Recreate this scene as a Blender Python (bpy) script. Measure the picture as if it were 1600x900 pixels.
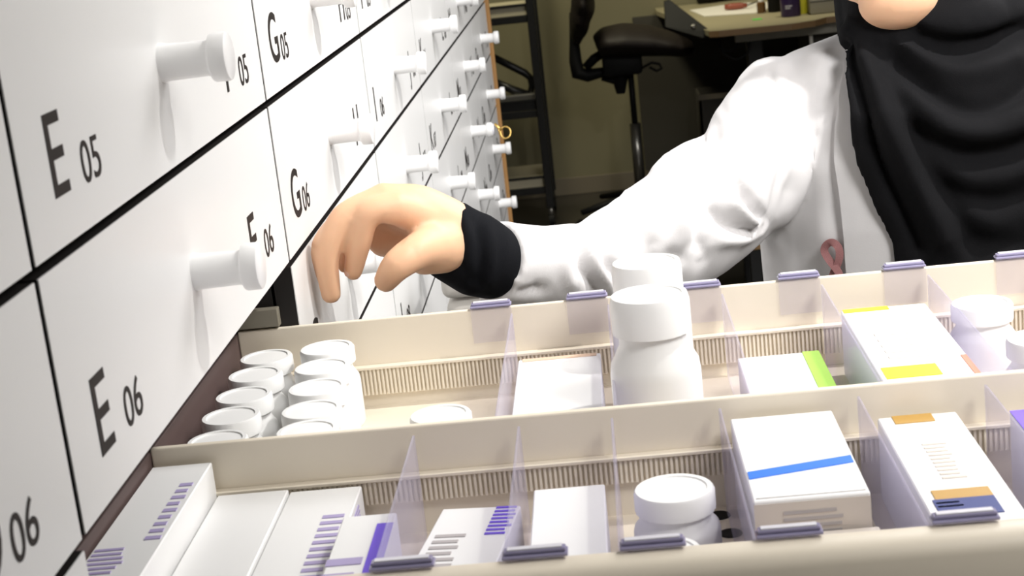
import bpy, bmesh, math, random
import numpy as np
from mathutils import Vector, Matrix, noise
random.seed(7)
C = bpy.context.scene
for o in list(bpy.data.objects): bpy.data.objects.remove(o)
col = C.collection
# ------------------------------------------------------------------ camera
CAM = Vector((0.281, 0.0, 1.6)); FPX = 2500.0
RV = Vector((0.99343131, 0.03997464, -0.10722058)); UV = Vector((0.0939643, 0.24978049, 0.96373255)); FV = Vector((-0.06530647, 0.967477, -0.24438357))
cd = bpy.data.cameras.new('camera'); co = bpy.data.objects.new('camera', cd); col.objects.link(co)
co.matrix_world = Matrix(((RV.x, UV.x, -FV.x, CAM.x), (RV.y, UV.y, -FV.y, CAM.y), (RV.z, UV.z, -FV.z, CAM.z), (0, 0, 0, 1)))
cd.sensor_width = 36; cd.lens = FPX / 1600 * 36; cd.clip_start = .02
cd.dof.use_dof = True; cd.dof.focus_distance = 1.5; cd.dof.aperture_fstop = 20
C.camera = co
# ------------------------------------------------------------------ world and lamps
w = bpy.data.worlds.new('world'); C.world = w; w.use_nodes = True
w.node_tree.nodes['Background'].inputs[0].default_value = (.95, .97, 1, 1)
w.node_tree.nodes['Background'].inputs[1].default_value = .15
def lamp(name, kind, loc, target, energy, color=(1, 1, 1), **kw):
    l = bpy.data.lights.new(name, kind); l.energy = energy; l.color = color
    for k, v in kw.items(): setattr(l, k, v)
    o = bpy.data.objects.new(name, l); col.objects.link(o); o.location = loc
    o.rotation_euler = (Vector(target) - Vector(loc)).to_track_quat('-Z', 'Y').to_euler()
    return o
lamp('ceiling_spot_light', 'SPOT', (1.2, 1.35, 2.70), (.3, 2.3, 1.2), 76, (1, .975, .94), spot_size=1.95, spot_blend=1.0, shadow_soft_size=.045)
lamp('ambient_fill_area', 'AREA', (1.2, 2.5, 2.72), (.6, 2.0, 0), 54, (1, .98, .97), shape='RECTANGLE', size=1.4, size_y=2.6)  # soft fill added for ambient light, no ceiling fixture stands here
lamp('torso_fill_spot', 'SPOT', (1.35, .15, 2.6), (.80, 1.72, 1.15), 100, (1, .98, .96), spot_size=1.05, spot_blend=.8, shadow_soft_size=.30)  # front fill added to brighten the torso, not a real track fitting
lamp('near_fill_area', 'AREA', (1.6, .9, 2.72), (.5, 1.4, 1.0), 14, (1, .97, .93), shape='RECTANGLE', size=1.2, size_y=1.2)  # weak ambient fill added from the near side, no actual panel
lamp('back_room_light', 'SPOT', (-.1, 6.9, 2.6), (.35, 8.2, 1.0), 60, (1, .93, .68), spot_size=1.9, spot_blend=.7, shadow_soft_size=.2)
lamp('desk_light', 'SPOT', (1.3, 6.8, 2.6), (1.1, 7.4, .9), 30, (1, .93, .75), spot_size=1.0, spot_blend=.6, shadow_soft_size=.15)
C.view_settings.view_transform = 'Standard'; C.view_settings.look = 'None'
C.view_settings.exposure = 0.73; C.view_settings.gamma = 1; C.view_settings.use_curve_mapping = False
# ------------------------------------------------------------------ helpers
def at(px, py, X=None, Y=None, Z=None):
    """a point of the place seen at a pixel of the photograph, at a known X, Y or Z"""
    d = FV + RV * ((px - 800) / FPX) - UV * ((py - 450) / FPX)
    t = (Y - CAM.y) / d.y if Y is not None else (X - CAM.x) / d.x if X is not None else (Z - CAM.z) / d.z
    return CAM + d * t
def mat(name, color, rough=.5, metal=0, spec=.5, bump=0, bscale=200, var=0, vscale=5, trans=0, alpha=1, sheen=0, emit=0, sss=0):
    m = bpy.data.materials.new(name); m.use_nodes = True; n = m.node_tree.nodes; L = m.node_tree.links
    b = n['Principled BSDF']; c4 = (*color, 1)
    b.inputs['Base Color'].default_value = c4; b.inputs['Roughness'].default_value = rough
    b.inputs['Metallic'].default_value = metal; b.inputs['Specular IOR Level'].default_value = spec
    if trans: b.inputs['Transmission Weight'].default_value = trans; b.inputs['IOR'].default_value = 1.2
    if alpha < 1: b.inputs['Alpha'].default_value = alpha
    if sheen: b.inputs['Sheen Weight'].default_value = sheen; b.inputs['Sheen Roughness'].default_value = .5
    if sss: b.inputs['Subsurface Weight'].default_value = sss; b.inputs['Subsurface Radius'].default_value = (.01, .004, .002); b.inputs['Subsurface Scale'].default_value = 1
    tc = n.new('ShaderNodeTexCoord')
    if var:
        t = n.new('ShaderNodeTexNoise'); t.inputs['Scale'].default_value = vscale; t.inputs['Detail'].default_value = 4
        L.new(tc.outputs['Object'], t.inputs['Vector'])
        r = n.new('ShaderNodeMixRGB'); r.inputs[1].default_value = tuple(x * (1 - var) for x in color) + (1,); r.inputs[2].default_value = tuple(min(1, x * (1 + var)) for x in color) + (1,)
        L.new(t.outputs['Fac'], r.inputs[0]); L.new(r.outputs[0], b.inputs['Base Color'])
    if bump:
        t = n.new('ShaderNodeTexNoise'); t.inputs['Scale'].default_value = bscale; t.inputs['Detail'].default_value = 3
        L.new(tc.outputs['Object'], t.inputs['Vector'])
        u = n.new('ShaderNodeBump'); u.inputs['Strength'].default_value = bump; u.inputs['Distance'].default_value = .001
        L.new(t.outputs['Fac'], u.inputs['Height']); L.new(u.outputs[0], b.inputs['Normal'])
    return m
M = dict(
    front=mat('white_laminate', (.80, .80, .795), .38, spec=.35, bump=.03, bscale=900),
    knob=mat('white_knob_plastic', (.93, .93, .93), .3),
    ink=mat('dark_letter_ink', (.025, .02, .018), .6, spec=.2),
    black=mat('black_carcass', (.008, .007, .006), .6, spec=.2),
    blackedge=mat('black_edge', (.014, .012, .011), .45, spec=.3),
    wood=mat('beech_edge', (.42, .22, .075), .5, var=.15, vscale=30),
    cream=mat('cream_plastic', (.80, .725, .60), .42, bump=.02, bscale=300),
    creamdark=mat('beige_rail', (.22, .20, .155), .5),
    rear=mat('shaded_mauve_back', (.10, .065, .06), .6),  # brownish drawer back, with the shade on it put into the colour
    white=mat('white_plastic', (.90, .90, .89), .32),
    jar=mat('white_jar_plastic', (.84, .84, .83), .35),
    carton=mat('white_carton', (.86, .86, .855), .45),
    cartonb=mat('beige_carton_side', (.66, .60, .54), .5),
    blue=mat('blue_print', (.03, .20, .85), .45), navy=mat('navy_print', (.01, .03, .20), .45),
    gold=mat('gold_print', (.50, .29, .06), .45), yellow=mat('yellow_print', (.88, .68, .03), .45),
    lime=mat('lime_print', (.40, .72, .10), .45), red=mat('red_print', (.80, .30, .20), .5),
    violet=mat('violet_print', (.16, .08, .70), .5), lilac=mat('lilac_print', (.42, .36, .60), .5),
    grey=mat('grey_print', (.45, .42, .42), .5), bronze=mat('tan_print', (.72, .52, .38), .5),
    coat=mat('white_cotton', (.70, .688, .695), .85, spec=.1, bump=.12, bscale=700, sheen=.1),
    scarf=mat('black_jersey', (.0062, .0062, .0072), .9, spec=.12, bump=.25, bscale=900),
    cuff=mat('black_knit', (.007, .0075, .0095), .92, spec=.1, bump=.25, bscale=800),
    skin=mat('skin', (.80, .49, .31), .5, spec=.35, var=.08, vscale=25, bump=.05, bscale=500, sss=.15),
    nail=mat('nail', (.86, .60, .50), .25), lip=mat('lips', (.55, .22, .19), .4), eye=mat('eye_white', (.8, .8, .8), .2),
    iris=mat('brown_iris', (.06, .03, .015), .2), brow=mat('eyebrow', (.03, .02, .015), .8),
    ribbon=mat('dusty_pink_ribbon', (.33, .15, .15), .8, bump=.4, bscale=900),
    trouser=mat('dark_trousers', (.02, .02, .025), .9), shoe=mat('black_shoe', (.02, .02, .02), .5),
    wall=mat('olive_wall', (.22, .20, .12), .8, var=.06, vscale=2), darkwall=mat('dark_panel', (.05, .045, .035), .8),
    floor=mat('dark_floor', (.045, .04, .032), .35, var=.2, vscale=6), ceil=mat('ceiling_paint', (.7, .7, .68), .9),
    sidewall=mat('warm_grey_wall', (.50, .49, .46), .9), base=mat('skirting_paint', (.20, .17, .12), .6),
    metal=mat('black_metal', (.008, .008, .008), .35, spec=.5), chrome=mat('grey_steel', (.35, .34, .31), .3, metal=.9),
    seat=mat('black_leather', (.010, .0065, .005), .6, spec=.3), plastic=mat('black_plastic', (.006, .006, .006), .6, spec=.2),
    desk=mat('desk_laminate', (.36, .32, .20), .5, var=.05, vscale=8), deskedge=mat('desk_wood_edge', (.30, .18, .08), .5),
    paper=mat('white_paper', (.85, .82, .74), .7), shelf=mat('cream_shelf', (.55, .50, .36), .5),
    purple=mat('purple_bottle', (.03, .012, .07), .3), ybottle=mat('yellow_bottle', (.85, .80, .05), .3), amber=mat('amber_glass', (.12, .06, .02), .15),
    printer=mat('grey_case', (.34, .32, .26), .5), handle=mat('red_brown_handle', (.28, .07, .04), .4), green=mat('green_tape', (.10, .65, .08), .5),
    brass=mat('brass', (.75, .50, .15), .3, metal=.8), bin=mat('pale_grey_bin', (.42, .40, .37), .6), clipm=mat('lavender_clip', (.30, .28, .42), .15), cliplabel=mat('clip_label_strip', (.75, .74, .80), .3),
)
def clear(name, tint, op):
    m = bpy.data.materials.new(name); m.use_nodes = True; n = m.node_tree.nodes; L = m.node_tree.links; n.remove(n['Principled BSDF'])
    t = n.new('ShaderNodeBsdfTransparent'); t.inputs[0].default_value = (*tint, 1)
    d = n.new('ShaderNodeBsdfPrincipled'); d.inputs['Base Color'].default_value = (.62, .60, .74, 1); d.inputs['Roughness'].default_value = .18
    x = n.new('ShaderNodeMixShader'); x.inputs[0].default_value = op
    L.new(t.outputs[0], x.inputs[1]); L.new(d.outputs[0], x.inputs[2]); L.new(x.outputs[0], n['Material Output'].inputs[0])
    return m
M['clear'] = clear('clear_plastic', (.96, .95, .99), .26); M['plate'] = clear('clear_label_plate', (.97, .965, .975), .09)

def tag(o, label=None, cat=None, group=None, kind=None):
    if label: o['label'] = label
    if cat: o['category'] = cat
    if group: o['group'] = group
    if kind: o['kind'] = kind
    return o
def link(name, me, m, parent=None, smooth=False):
    o = bpy.data.objects.new(name, me); col.objects.link(o)
    if m is not None and not me.materials: me.materials.append(m)
    if parent: o.parent = parent; o.matrix_parent_inverse = parent.matrix_world.inverted()
    if smooth: me.polygons.foreach_set('use_smooth', [True] * len(me.polygons))
    return o
def obj(name, bm, m, parent=None, smooth=False, auto=False):
    me = bpy.data.meshes.new(name); bmesh.ops.recalc_face_normals(bm, faces=bm.faces); bm.to_mesh(me); bm.free()
    if auto:
        me.polygons.foreach_set('use_smooth', [True] * len(me.polygons))
        try: me.set_sharp_from_angle(angle=math.radians(38))
        except Exception: pass
    return link(name, me, m, parent, smooth)
def empty(name, loc, rz=0, **k):
    o = bpy.data.objects.new(name, None); col.objects.link(o); o.location = loc; o.rotation_euler = (0, 0, rz); o.empty_display_size = .05
    o.matrix_world = Matrix.Translation(loc) @ Matrix.Rotation(rz, 4, 'Z')
    return tag(o, **k)
B = bmesh.new
def box(bm, x0, x1, y0, y1, z0, z1, bev=0, mtx=None, seg=2):
    r = bmesh.ops.create_cube(bm, size=1); vs = r['verts']
    for v in vs: v.co = Vector(((x0 + x1) / 2 + v.co.x * (x1 - x0), (y0 + y1) / 2 + v.co.y * (y1 - y0), (z0 + z1) / 2 + v.co.z * (z1 - z0)))
    if bev:
        es = list({e for v in vs for e in v.link_edges}); r = bmesh.ops.bevel(bm, geom=es, offset=bev, segments=seg, affect='EDGES', profile=.5)
        vs = list({v for f in r['faces'] for v in f.verts} | {v for v in vs if v.is_valid})
    if mtx is not None:
        for v in vs: v.co = mtx @ v.co
    return vs
def frame_of(d):
    d = Vector(d).normalized(); a = Vector((0, 0, 1)) if abs(d.z) < .9 else Vector((1, 0, 0))
    x = d.cross(a).normalized(); return x, d.cross(x).normalized()
def tube(bm, pts, radii, seg=16, cap=True):
    pts = [Vector(p) for p in pts]; rings = []; n = len(pts); px = None
    if not hasattr(radii, '__len__'): radii = [radii] * n
    for i, p in enumerate(pts):
        d = (pts[min(i + 1, n - 1)] - pts[max(i - 1, 0)])
        x, y = frame_of(d)
        if px is not None:
            x = (px - d.normalized() * px.dot(d.normalized())).normalized(); y = d.normalized().cross(x)
        px = x; r = radii[i]; rx, ry = r if hasattr(r, '__len__') else (r, r)
        rings.append([bm.verts.new(p + x * (rx * math.cos(2 * math.pi * k / seg)) + y * (ry * math.sin(2 * math.pi * k / seg))) for k in range(seg)])
    for a, b in zip(rings, rings[1:]):
        for k in range(seg): bm.faces.new((a[k], a[(k + 1) % seg], b[(k + 1) % seg], b[k]))
    if cap: bm.faces.new(rings[0][::-1]); bm.faces.new(rings[-1])
def rings_z(bm, rows, seg=32):
    """loft of horizontal ellipses: rows of (cx, cy, z, rx, ry)"""
    rs = [[bm.verts.new((cx + rx * math.cos(2 * math.pi * k / seg), cy + ry * math.sin(2 * math.pi * k / seg), z)) for k in range(seg)] for cx, cy, z, rx, ry in rows]
    for a, b in zip(rs, rs[1:]):
        for k in range(seg): bm.faces.new((a[k], a[(k + 1) % seg], b[(k + 1) % seg], b[k]))
    bm.faces.new(rs[0][::-1]); bm.faces.new(rs[-1])
def lathe(bm, prof, loc=(0, 0, 0), seg=40, axis='Z'):
    rs = []
    for r, h in prof:
        if r < 1e-6: rs.append([bm.verts.new((0, 0, h))]); continue
        rs.append([bm.verts.new((r * math.cos(2 * math.pi * k / seg), r * math.sin(2 * math.pi * k / seg), h)) for k in range(seg)])
    for a, b in zip(rs, rs[1:]):
        for k in range(seg):
            if len(a) == 1 and len(b) > 1: bm.faces.new((a[0], b[(k + 1) % seg], b[k]))
            elif len(b) == 1 and len(a) > 1: bm.faces.new((a[k], a[(k + 1) % seg], b[0]))
            elif len(a) > 1: bm.faces.new((a[k], a[(k + 1) % seg], b[(k + 1) % seg], b[k]))
    R = Matrix.Rotation(math.pi / 2, 4, 'Y') if axis == 'X' else Matrix()
    for ring in rs:
        for v in ring: v.co = Vector(loc) + R @ v.co
def blob(bm, c, r, rot=None, seg=24):
    res = bmesh.ops.create_uvsphere(bm, u_segments=seg, v_segments=seg // 2, radius=1)
    for v in res['verts']:
        p = Vector((v.co.x * r[0], v.co.y * r[1], v.co.z * r[2]))
        if rot: p = rot @ p
        v.co = p + Vector(c)
def chain(bm, pts, radii, seg=14, sub=6):
    """smooth round-ended limb through joints"""
    P = [Vector(p) for p in pts]; out = []; rr = []
    for i in range(len(P) - 1):
        p0 = P[max(i - 1, 0)]; p1 = P[i]; p2 = P[i + 1]; p3 = P[min(i + 2, len(P) - 1)]
        for k in range(sub):
            t = k / sub; t2 = t * t; t3 = t2 * t
            cr = .5 * ((2 * p1) + (-p0 + p2) * t + (2 * p0 - 5 * p1 + 4 * p2 - p3) * t2 + (-p0 + 3 * p1 - 3 * p2 + p3) * t3)
            lin = p1.lerp(p2, t); out.append(lin.lerp(cr, .75)); rr.append(radii[i] * (1 - t) + radii[i + 1] * t)
    out.append(P[-1]); rr.append(radii[-1])
    tube(bm, out, rr, seg)
    blob(bm, out[0], (rr[0],) * 3, seg=16); blob(bm, out[-1], (rr[-1],) * 3, seg=16)
def voxel(bm, size, smooth=4):
    me = bpy.data.meshes.new('tmp'); bmesh.ops.recalc_face_normals(bm, faces=bm.faces); bm.to_mesh(me); bm.free()
    o = bpy.data.objects.new('tmp', me); col.objects.link(o)
    r = o.modifiers.new('r', 'REMESH'); r.mode = 'VOXEL'; r.voxel_size = size; r.use_smooth_shade = True
    if smooth: s = o.modifiers.new('s', 'SMOOTH'); s.factor = .5; s.iterations = smooth
    dg = bpy.context.evaluated_depsgraph_get(); dg.update()
    res = bpy.data.meshes.new_from_object(o.evaluated_get(dg)); bpy.data.objects.remove(o)
    res.polygons.foreach_set('use_smooth', [True] * len(res.polygons)); return res
def coords(me):
    n = len(me.vertices); V = np.empty(n * 3); me.vertices.foreach_get('co', V); N = np.empty(n * 3); me.vertex_normals.foreach_get('vector', N)
    return V.reshape(-1, 3), N.reshape(-1, 3)
def segdist(P, a, b):
    ab = b - a; t = np.clip(((P - a) @ ab) / max(ab @ ab, 1e-9), 0, 1)
    return np.linalg.norm(P - (a + t[:, None] * ab), axis=1)
def folds(me, F, front=-.1):
    """raise ridges (amp > 0) and press creases (amp < 0) along lines lying on the cloth"""
    V, N = coords(me); D = np.zeros(len(V)); mask = np.clip((front - N[:, 1]) / .4, 0, 1)
    for pts, Y, amp, wd in F:
        Q = np.array([tuple(at(x, y, Y=Y)) for x, y in pts])[:, [0, 2]]; P = V[:, [0, 2]]
        # smooth the polyline
        for _ in range(2):
            R = [Q[0]]
            for a, b in zip(Q, Q[1:]): R += [a * .75 + b * .25, a * .25 + b * .75]
            R.append(Q[-1]); Q = np.array(R)
        near = np.abs(V[:, 1] - Y) < .25
        d = np.min([segdist(P, a, b) for a, b in zip(Q, Q[1:])], axis=0)
        ends = np.minimum(np.linalg.norm(P - Q[0], axis=1), np.linalg.norm(P - Q[-1], axis=1))
        fade = np.clip(ends / (wd * 2.2), .15, 1)
        D += near * amp * fade * np.exp(-(d / wd) ** 2)
    V = V + N * (D * mask)[:, None]
    me.vertices.foreach_set('co', V.ravel()); me.update()
def copy_tree(o, parent=None):
    c = o.copy(); col.objects.link(c); c.parent = parent
    for ch in list(o.children): copy_tree(ch, c)
    return c
_cap = {}
def text_mesh(s, h, wx=1.0, bold=0.0):
    key = (s, round(h, 5), wx, bold)
    if key in _cap: return _cap[key]
    cu = bpy.data.curves.new('t', 'FONT'); cu.body = s; cu.size = 1; cu.extrude = .004; cu.offset = bold; cu.resolution_u = 6
    o = bpy.data.objects.new('t', cu); col.objects.link(o); dg = bpy.context.evaluated_depsgraph_get()
    me = bpy.data.meshes.new_from_object(o.evaluated_get(dg)); bpy.data.objects.remove(o)
    n = len(me.vertices); V = np.empty(n * 3); me.vertices.foreach_get('co', V); V = V.reshape(-1, 3)
    k = h / .729
    x0 = V[:, 0].min(); W = np.empty_like(V)
    W[:, 1] = (V[:, 0] - x0) * k * wx; W[:, 2] = V[:, 1] * k; W[:, 0] = (V[:, 2] > 0) * .0003
    me.vertices.foreach_set('co', W.ravel()); me.update(); me.materials.clear(); me.materials.append(M['ink']); _cap[key] = me
    return me
# ================================================================== the room
def struct(name, bm, m): return tag(obj(name, bm, m), kind='structure')
bm = B(); box(bm, -1.5, 4.0, -1.5, 8.3, -.1, 0); struct('floor', bm, M['floor'])
bm = B(); box(bm, -1.5, 4.0, -1.5, 8.3, 2.8, 2.9); struct('ceiling', bm, M['ceil'])
bm = B(); box(bm, -1.5, 4.0, 8.2, 8.3, 0, 2.8); struct('wall_back', bm, M['wall'])
bm = B(); box(bm, -1.6, -1.5, -1.5, 8.3, 0, 2.8); struct('wall_left', bm, M['sidewall'])
bm = B(); box(bm, 4.0, 4.1, -1.5, 8.3, 0, 2.8); struct('wall_right', bm, M['sidewall'])
bm = B(); box(bm, -1.5, 4.0, -1.6, -1.5, 0, 2.8); struct('wall_front', bm, M['sidewall'])
bm = B(); box(bm, -1.5, 4.0, 8.185, 8.2, 0, .09, .003); struct('baseboard_back', bm, M['base'])
# ================================================================== drawer cabinet
Y0 = .7461; W = .6; ZS5 = 1.6 - .1594; RH = .1408     # left edge of column E/F, column width, seam under row 05, row height
def zseam(r): return ZS5 - RH * (r - 5)                # bottom of row r
COLS = {-1: 'CD', 0: 'EF', 1: 'GH', 2: 'IJ', 3: 'KL', 4: 'MN', 5: 'OP'}
ROWS = list(range(4, 13)); ZB = zseam(12); ZT = zseam(3)
cab = empty('drawer_cabinet', (-.5, Y0 + 2.4, 0), label='long black drawer cabinet with beech end panel holding the rows of white lettered drawers', cat='cabinet')
YE = Y0 + 6 * W
bm = B(); box(bm, -1.0, .010, YE + .003, YE + .020, 0, ZT + .06, .002); obj('end_panel', bm, M['wood'], cab)
bm = B(); box(bm, -1.0, -.02, YE - .02, YE + .002, .05, ZT + .05); box(bm, -1.0, -.02, Y0 - W - .03, Y0 - W, .05, ZT + .05)
for c in range(0, 6): box(bm, -.98, -.021, Y0 + c * W + .004, Y0 + c * W + .018, .05, ZT + .03)
box(bm, -1.0, -.98, Y0 - W, YE, .05, ZT + .05); box(bm, -1.0, -.02, Y0 - W, YE, ZT + .004, ZT + .05); box(bm, -1.0, -.02, Y0 - W, YE, ZB - .06, ZB - .002)
obj('carcass', bm, M['blackedge'], cab)
bm = B()
for r in ROWS:
    for c in range(-1, 6):
        if (r, c) != (7, 0): box(bm, -.16, -.019, Y0 + c * W + .02, Y0 + (c + 1) * W - .02, zseam(r) + .008, zseam(r) + .132)
obj('drawer_bodies', bm, M['black'], cab)
bm = B(); box(bm, -.95, -.05, Y0 - W, YE - .03, 0, ZB - .06); obj('plinth', bm, M['black'], cab)
bm = B(); box(bm, -.7, -.016, Y0 + W - .006, Y0 + W + .0035, 1.2465, 1.263, .001); obj('slide_rail', bm, M['creamdark'], cab)

def knob_bm(loc):
    b = B(); lathe(b, [(0, 0), (.0130, 0), (.0122, .004), (.0116, .030), (.0124, .0325), (.0152, .0335), (.0160, .0350), (.0160, .0430), (.0155, .0447), (.014, .0455), (0, .0457)], loc, 36, 'X'); return b
def panel_bm():
    b = B(); box(b, -.018, -.0008, .003, W - .003, .003, RH - .003); nf = len(b.faces); box(b, -.0008, 0, .0032, W - .0032, .0032, RH - .0032)
    b.faces.ensure_lookup_table()
    for f in b.faces[:nf]: f.material_index = 1
    return b
pm = None
def drawer(r, c):
    global pm
    a, b2 = COLS[c]; nn = '%02d' % r
    t = empty('drawer', (0, Y0 + c * W, zseam(r)), label='closed white drawer front lettered %s %s at its left and %s %s at its right' % (a, nn, b2, nn), cat='drawer', group='closed white lettered drawers')
    if pm is None:
        f = obj('front_panel', panel_bm(), M['front']); f.data.materials.append(M['blackedge']); k = obj('knob', knob_bm((0, W * .483, .0704)), M['knob'], auto=True); pm = (f.data, k.data)
        bpy.data.objects.remove(f); bpy.data.objects.remove(k)
    for nme, me in (('front_panel', pm[0]), ('knob', pm[1])):
        o = bpy.data.objects.new(nme, me); col.objects.link(o); o.parent = t
    for ch, y in ((a, .0475), (b2, .462)):
        o = bpy.data.objects.new('letter', text_mesh(ch, .0455, 1.0, .004)); col.objects.link(o); o.parent = t; o.location = (.0001, y, .0285); o['label'] = 'dark letter %s' % ch
        o = bpy.data.objects.new('number', text_mesh(nn, .0243, 1.10)); col.objects.link(o); o.parent = t; o.location = (.0001, y + .049, .0265); o['label'] = 'small dark number %s' % nn
    return t
for r in ROWS:
    for c in range(-1, 6):
        if (r, c) != (7, 0): drawer(r, c)
# brass key ring on a knob of the M/N 08 drawer
kp = Vector((.052, Y0 + 4.483 * W, zseam(8) + .080))
t = empty('key_ring', kp, label='small brass key ring and tag hanging from a knob near the end of the cabinet', cat='key ring')
b = B(); n = 24; ctr = at(790, 207, Y=kp.y)
tube(b, [ctr + Vector((.011 * math.cos(i * math.tau / n), .006 * math.sin(i * math.tau / n), .012 * math.sin(i * math.tau / n))) for i in range(n + 1)], .0018, 8, False); obj('ring', b, M['brass'], t, True)
b = B(); tube(b, [at(773, 193, Y=kp.y), at(779, 200, Y=kp.y), at(784, 203, Y=kp.y)], [.0025, .0035, .0025], 8)
tube(b, [at(779, 200, Y=kp.y), at(781, 211, Y=kp.y)], [.0025, .0015], 8); obj('clasp', b, M['brass'], t, True)
b = B(); tube(b, [(.0457, kp.y, zseam(8) + .0704), (.0487, kp.y, zseam(8) + .0704)], .0125, 24); obj('name_disc', b, M['cliplabel'], t, True)
# ================================================================== open drawer
RIM = 1.2443; FL = 1.165; XA = -.055; XB = .97
YF, YM0, YM1, YN0, YN1 = 1.3437, 1.0462, 1.0522, .786, .8095
od = empty('open_drawer', (.4, 1.05, FL - .006), label='cream plastic drawer pulled far out, split lengthwise into two lanes of medicine', cat='drawer')
bm = B(); box(bm, XA, XB, YF, YF + .005, FL - .004, RIM, .0012); obj('side_wall', bm, M['cream'], od)
bm = B(); box(bm, XA, XB, YM0, YM1, FL - .004, RIM, .0014); obj('lane_wall', bm, M['cream'], od)
bm = B()
prof = [(YN1, FL - .004), (YN1, RIM - .004), (YN1 - .002, RIM - .001), (YN1 - .006, RIM), (YN0 + .008, RIM - .001), (YN0 + .003, RIM - .004), (YN0, RIM - .010), (YN0, RIM - .040), (YN0 + .004, RIM - .0415), (YN0 + .004, FL - .02), (YN0 + .02, FL - .02), (YN0 + .02, FL - .004)]
va = [bm.verts.new((XA, y, z)) for y, z in prof]; vb = [bm.verts.new((XB, y, z)) for y, z in prof]
for i in range(len(prof)): j = (i + 1) % len(prof); bm.faces.new((va[i], va[j], vb[j], vb[i]))
bm.faces.new(va[::-1]); bm.faces.new(vb); obj('side_wall', bm, M['cream'], od, auto=True)
bm = B(); box(bm, XA, XB, YN1 - .01, YF + .004, FL - .010, FL); obj('tray_floor', bm, M['cream'], od)
bm = B(); box(bm, XA - .006, XA, YN0, YF + .005, FL - .01, RIM - .002, .001); obj('back_panel', bm, M['rear'], od)
bm = B(); box(bm, XB, XB + .018, Y0 + .003, Y0 + W - .003, zseam(7) + .003, zseam(7) + RH - .003, .0008); obj('front_panel', bm, M['front'], od)
obj('knob', knob_bm((XB + .018, Y0 + .29, zseam(7) + .07)), M['knob'], od, auto=True)
for ch, y in (('E', .0475), ('F', .462)):
    o = link('letter', text_mesh(ch, .0455, 1.0, .004), None, od); o.matrix_parent_inverse = Matrix(); o.location = Vector((XB + .0181, Y0 + y, zseam(7) + .0285)) - od.location
    o = link('number', text_mesh('07', .0243, 1.10), None, od); o.matrix_parent_inverse = Matrix(); o.location = Vector((XB + .0181, Y0 + y + .049, zseam(7) + .0265)) - od.location
def ribs(y, z0, z1):
    b = B(); box(b, XA + .001, XB - .001, y - .0035, y, z0, z1, .0004, seg=1); x = XA + .004
    while x < XB - .006:
        box(b, x, x + .0018, y - .0058, y - .0035, z0 + .001, z1 - .0005); x += .0035
    box(b, XA + .001, XB - .001, y - .008, y, z1 - .0005, z1 + .0022, .0005, seg=1)
    obj('rib_strip', b, M['cream'], od)
ribs(YF - .0002, 1.176, 1.201); ribs(YM0 - .0002, 1.190, 1.2085)
for px, py in ((912, 800), (926, 842), (1124, 806), (1142, 834), (908, 836)):
    p = at(px, py, Z=FL); bm = B(); lathe(bm, [(0, FL + .0008), (.0075, FL + .0008), (.0078, FL + .0002)], (p.x, p.y, 0), 20); obj('floor_hole', bm, M['black'], od)
# ---- clear dividers
def divider(x, ya, yb, far, label):
    t = empty('drawer_divider', (x, (ya + yb) / 2, FL), label=label, cat='divider', group='clear plastic drawer dividers')
    b = B(); box(b, x - .0009, x + .0009, ya + .0068, yb - .0085, FL + .001, RIM - .004, .0004, seg=1); obj('sheet', b, M['clear'], t)
    s = -1 if far else 1; xa, xb = sorted((x, x + s * .036)); yc = yb - .0015 if far else ya + .0015
    b = B(); box(b, xa, xb, yc - .0012, yc + .0012, RIM - .026, RIM + .001, .0004, seg=1) if not far else box(b, xa, xb, yc - .0012, yc + .0012, RIM - .030, RIM + .001, .0004, seg=1); obj('label_plate', b, M['plate'], t)
    y2, y3 = (yc - .0012, yc + .009) if far else (yc - .009, yc + .0012)
    b = B(); box(b, xa, xb, y2, y3, RIM + .0012, RIM + .0032, .0006, seg=1); box(b, xa + .001, xb - .001, y2 + .002, y3 - .002, RIM + .0032, RIM + .0055, .0006, seg=1); obj('clip', b, M['clipm'], t)
    b = B(); box(b, xa + .003, xb - .003, y2 + .003, y3 - .003, RIM + .0055, RIM + .0063); obj('label_strip', b, M['cliplabel'], t)
LF = [(.188, 'between the small jars and the white carton'), (.272, 'between the white carton and the tall white bottles'), (.370, 'between the tall white bottles and the lime ended carton'), (.455, 'between the lime ended carton and the yellow marked carton'), (.545, 'between the yellow marked carton and wide jars'), (.64, 'beyond the round lidded jars')]
LN = [(.132, 'right of the long plain cartons'), (.205, 'left of the plain white carton with no marks'), (.269, 'left of the jars in the near lane'), (.3425, 'left of the blue striped carton'), (.436, 'right of the blue striped carton'), (.521, 'right of the navy and gold carton'), (.612, 'past the violet cornered carton')]
for x, s in LF: divider(x, YM1, YF, True, 'clear divider in the far lane, ' + s)
for x, s in LN: divider(x, YN1, YM0, False, 'clear divider in the near lane, ' + s)
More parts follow.
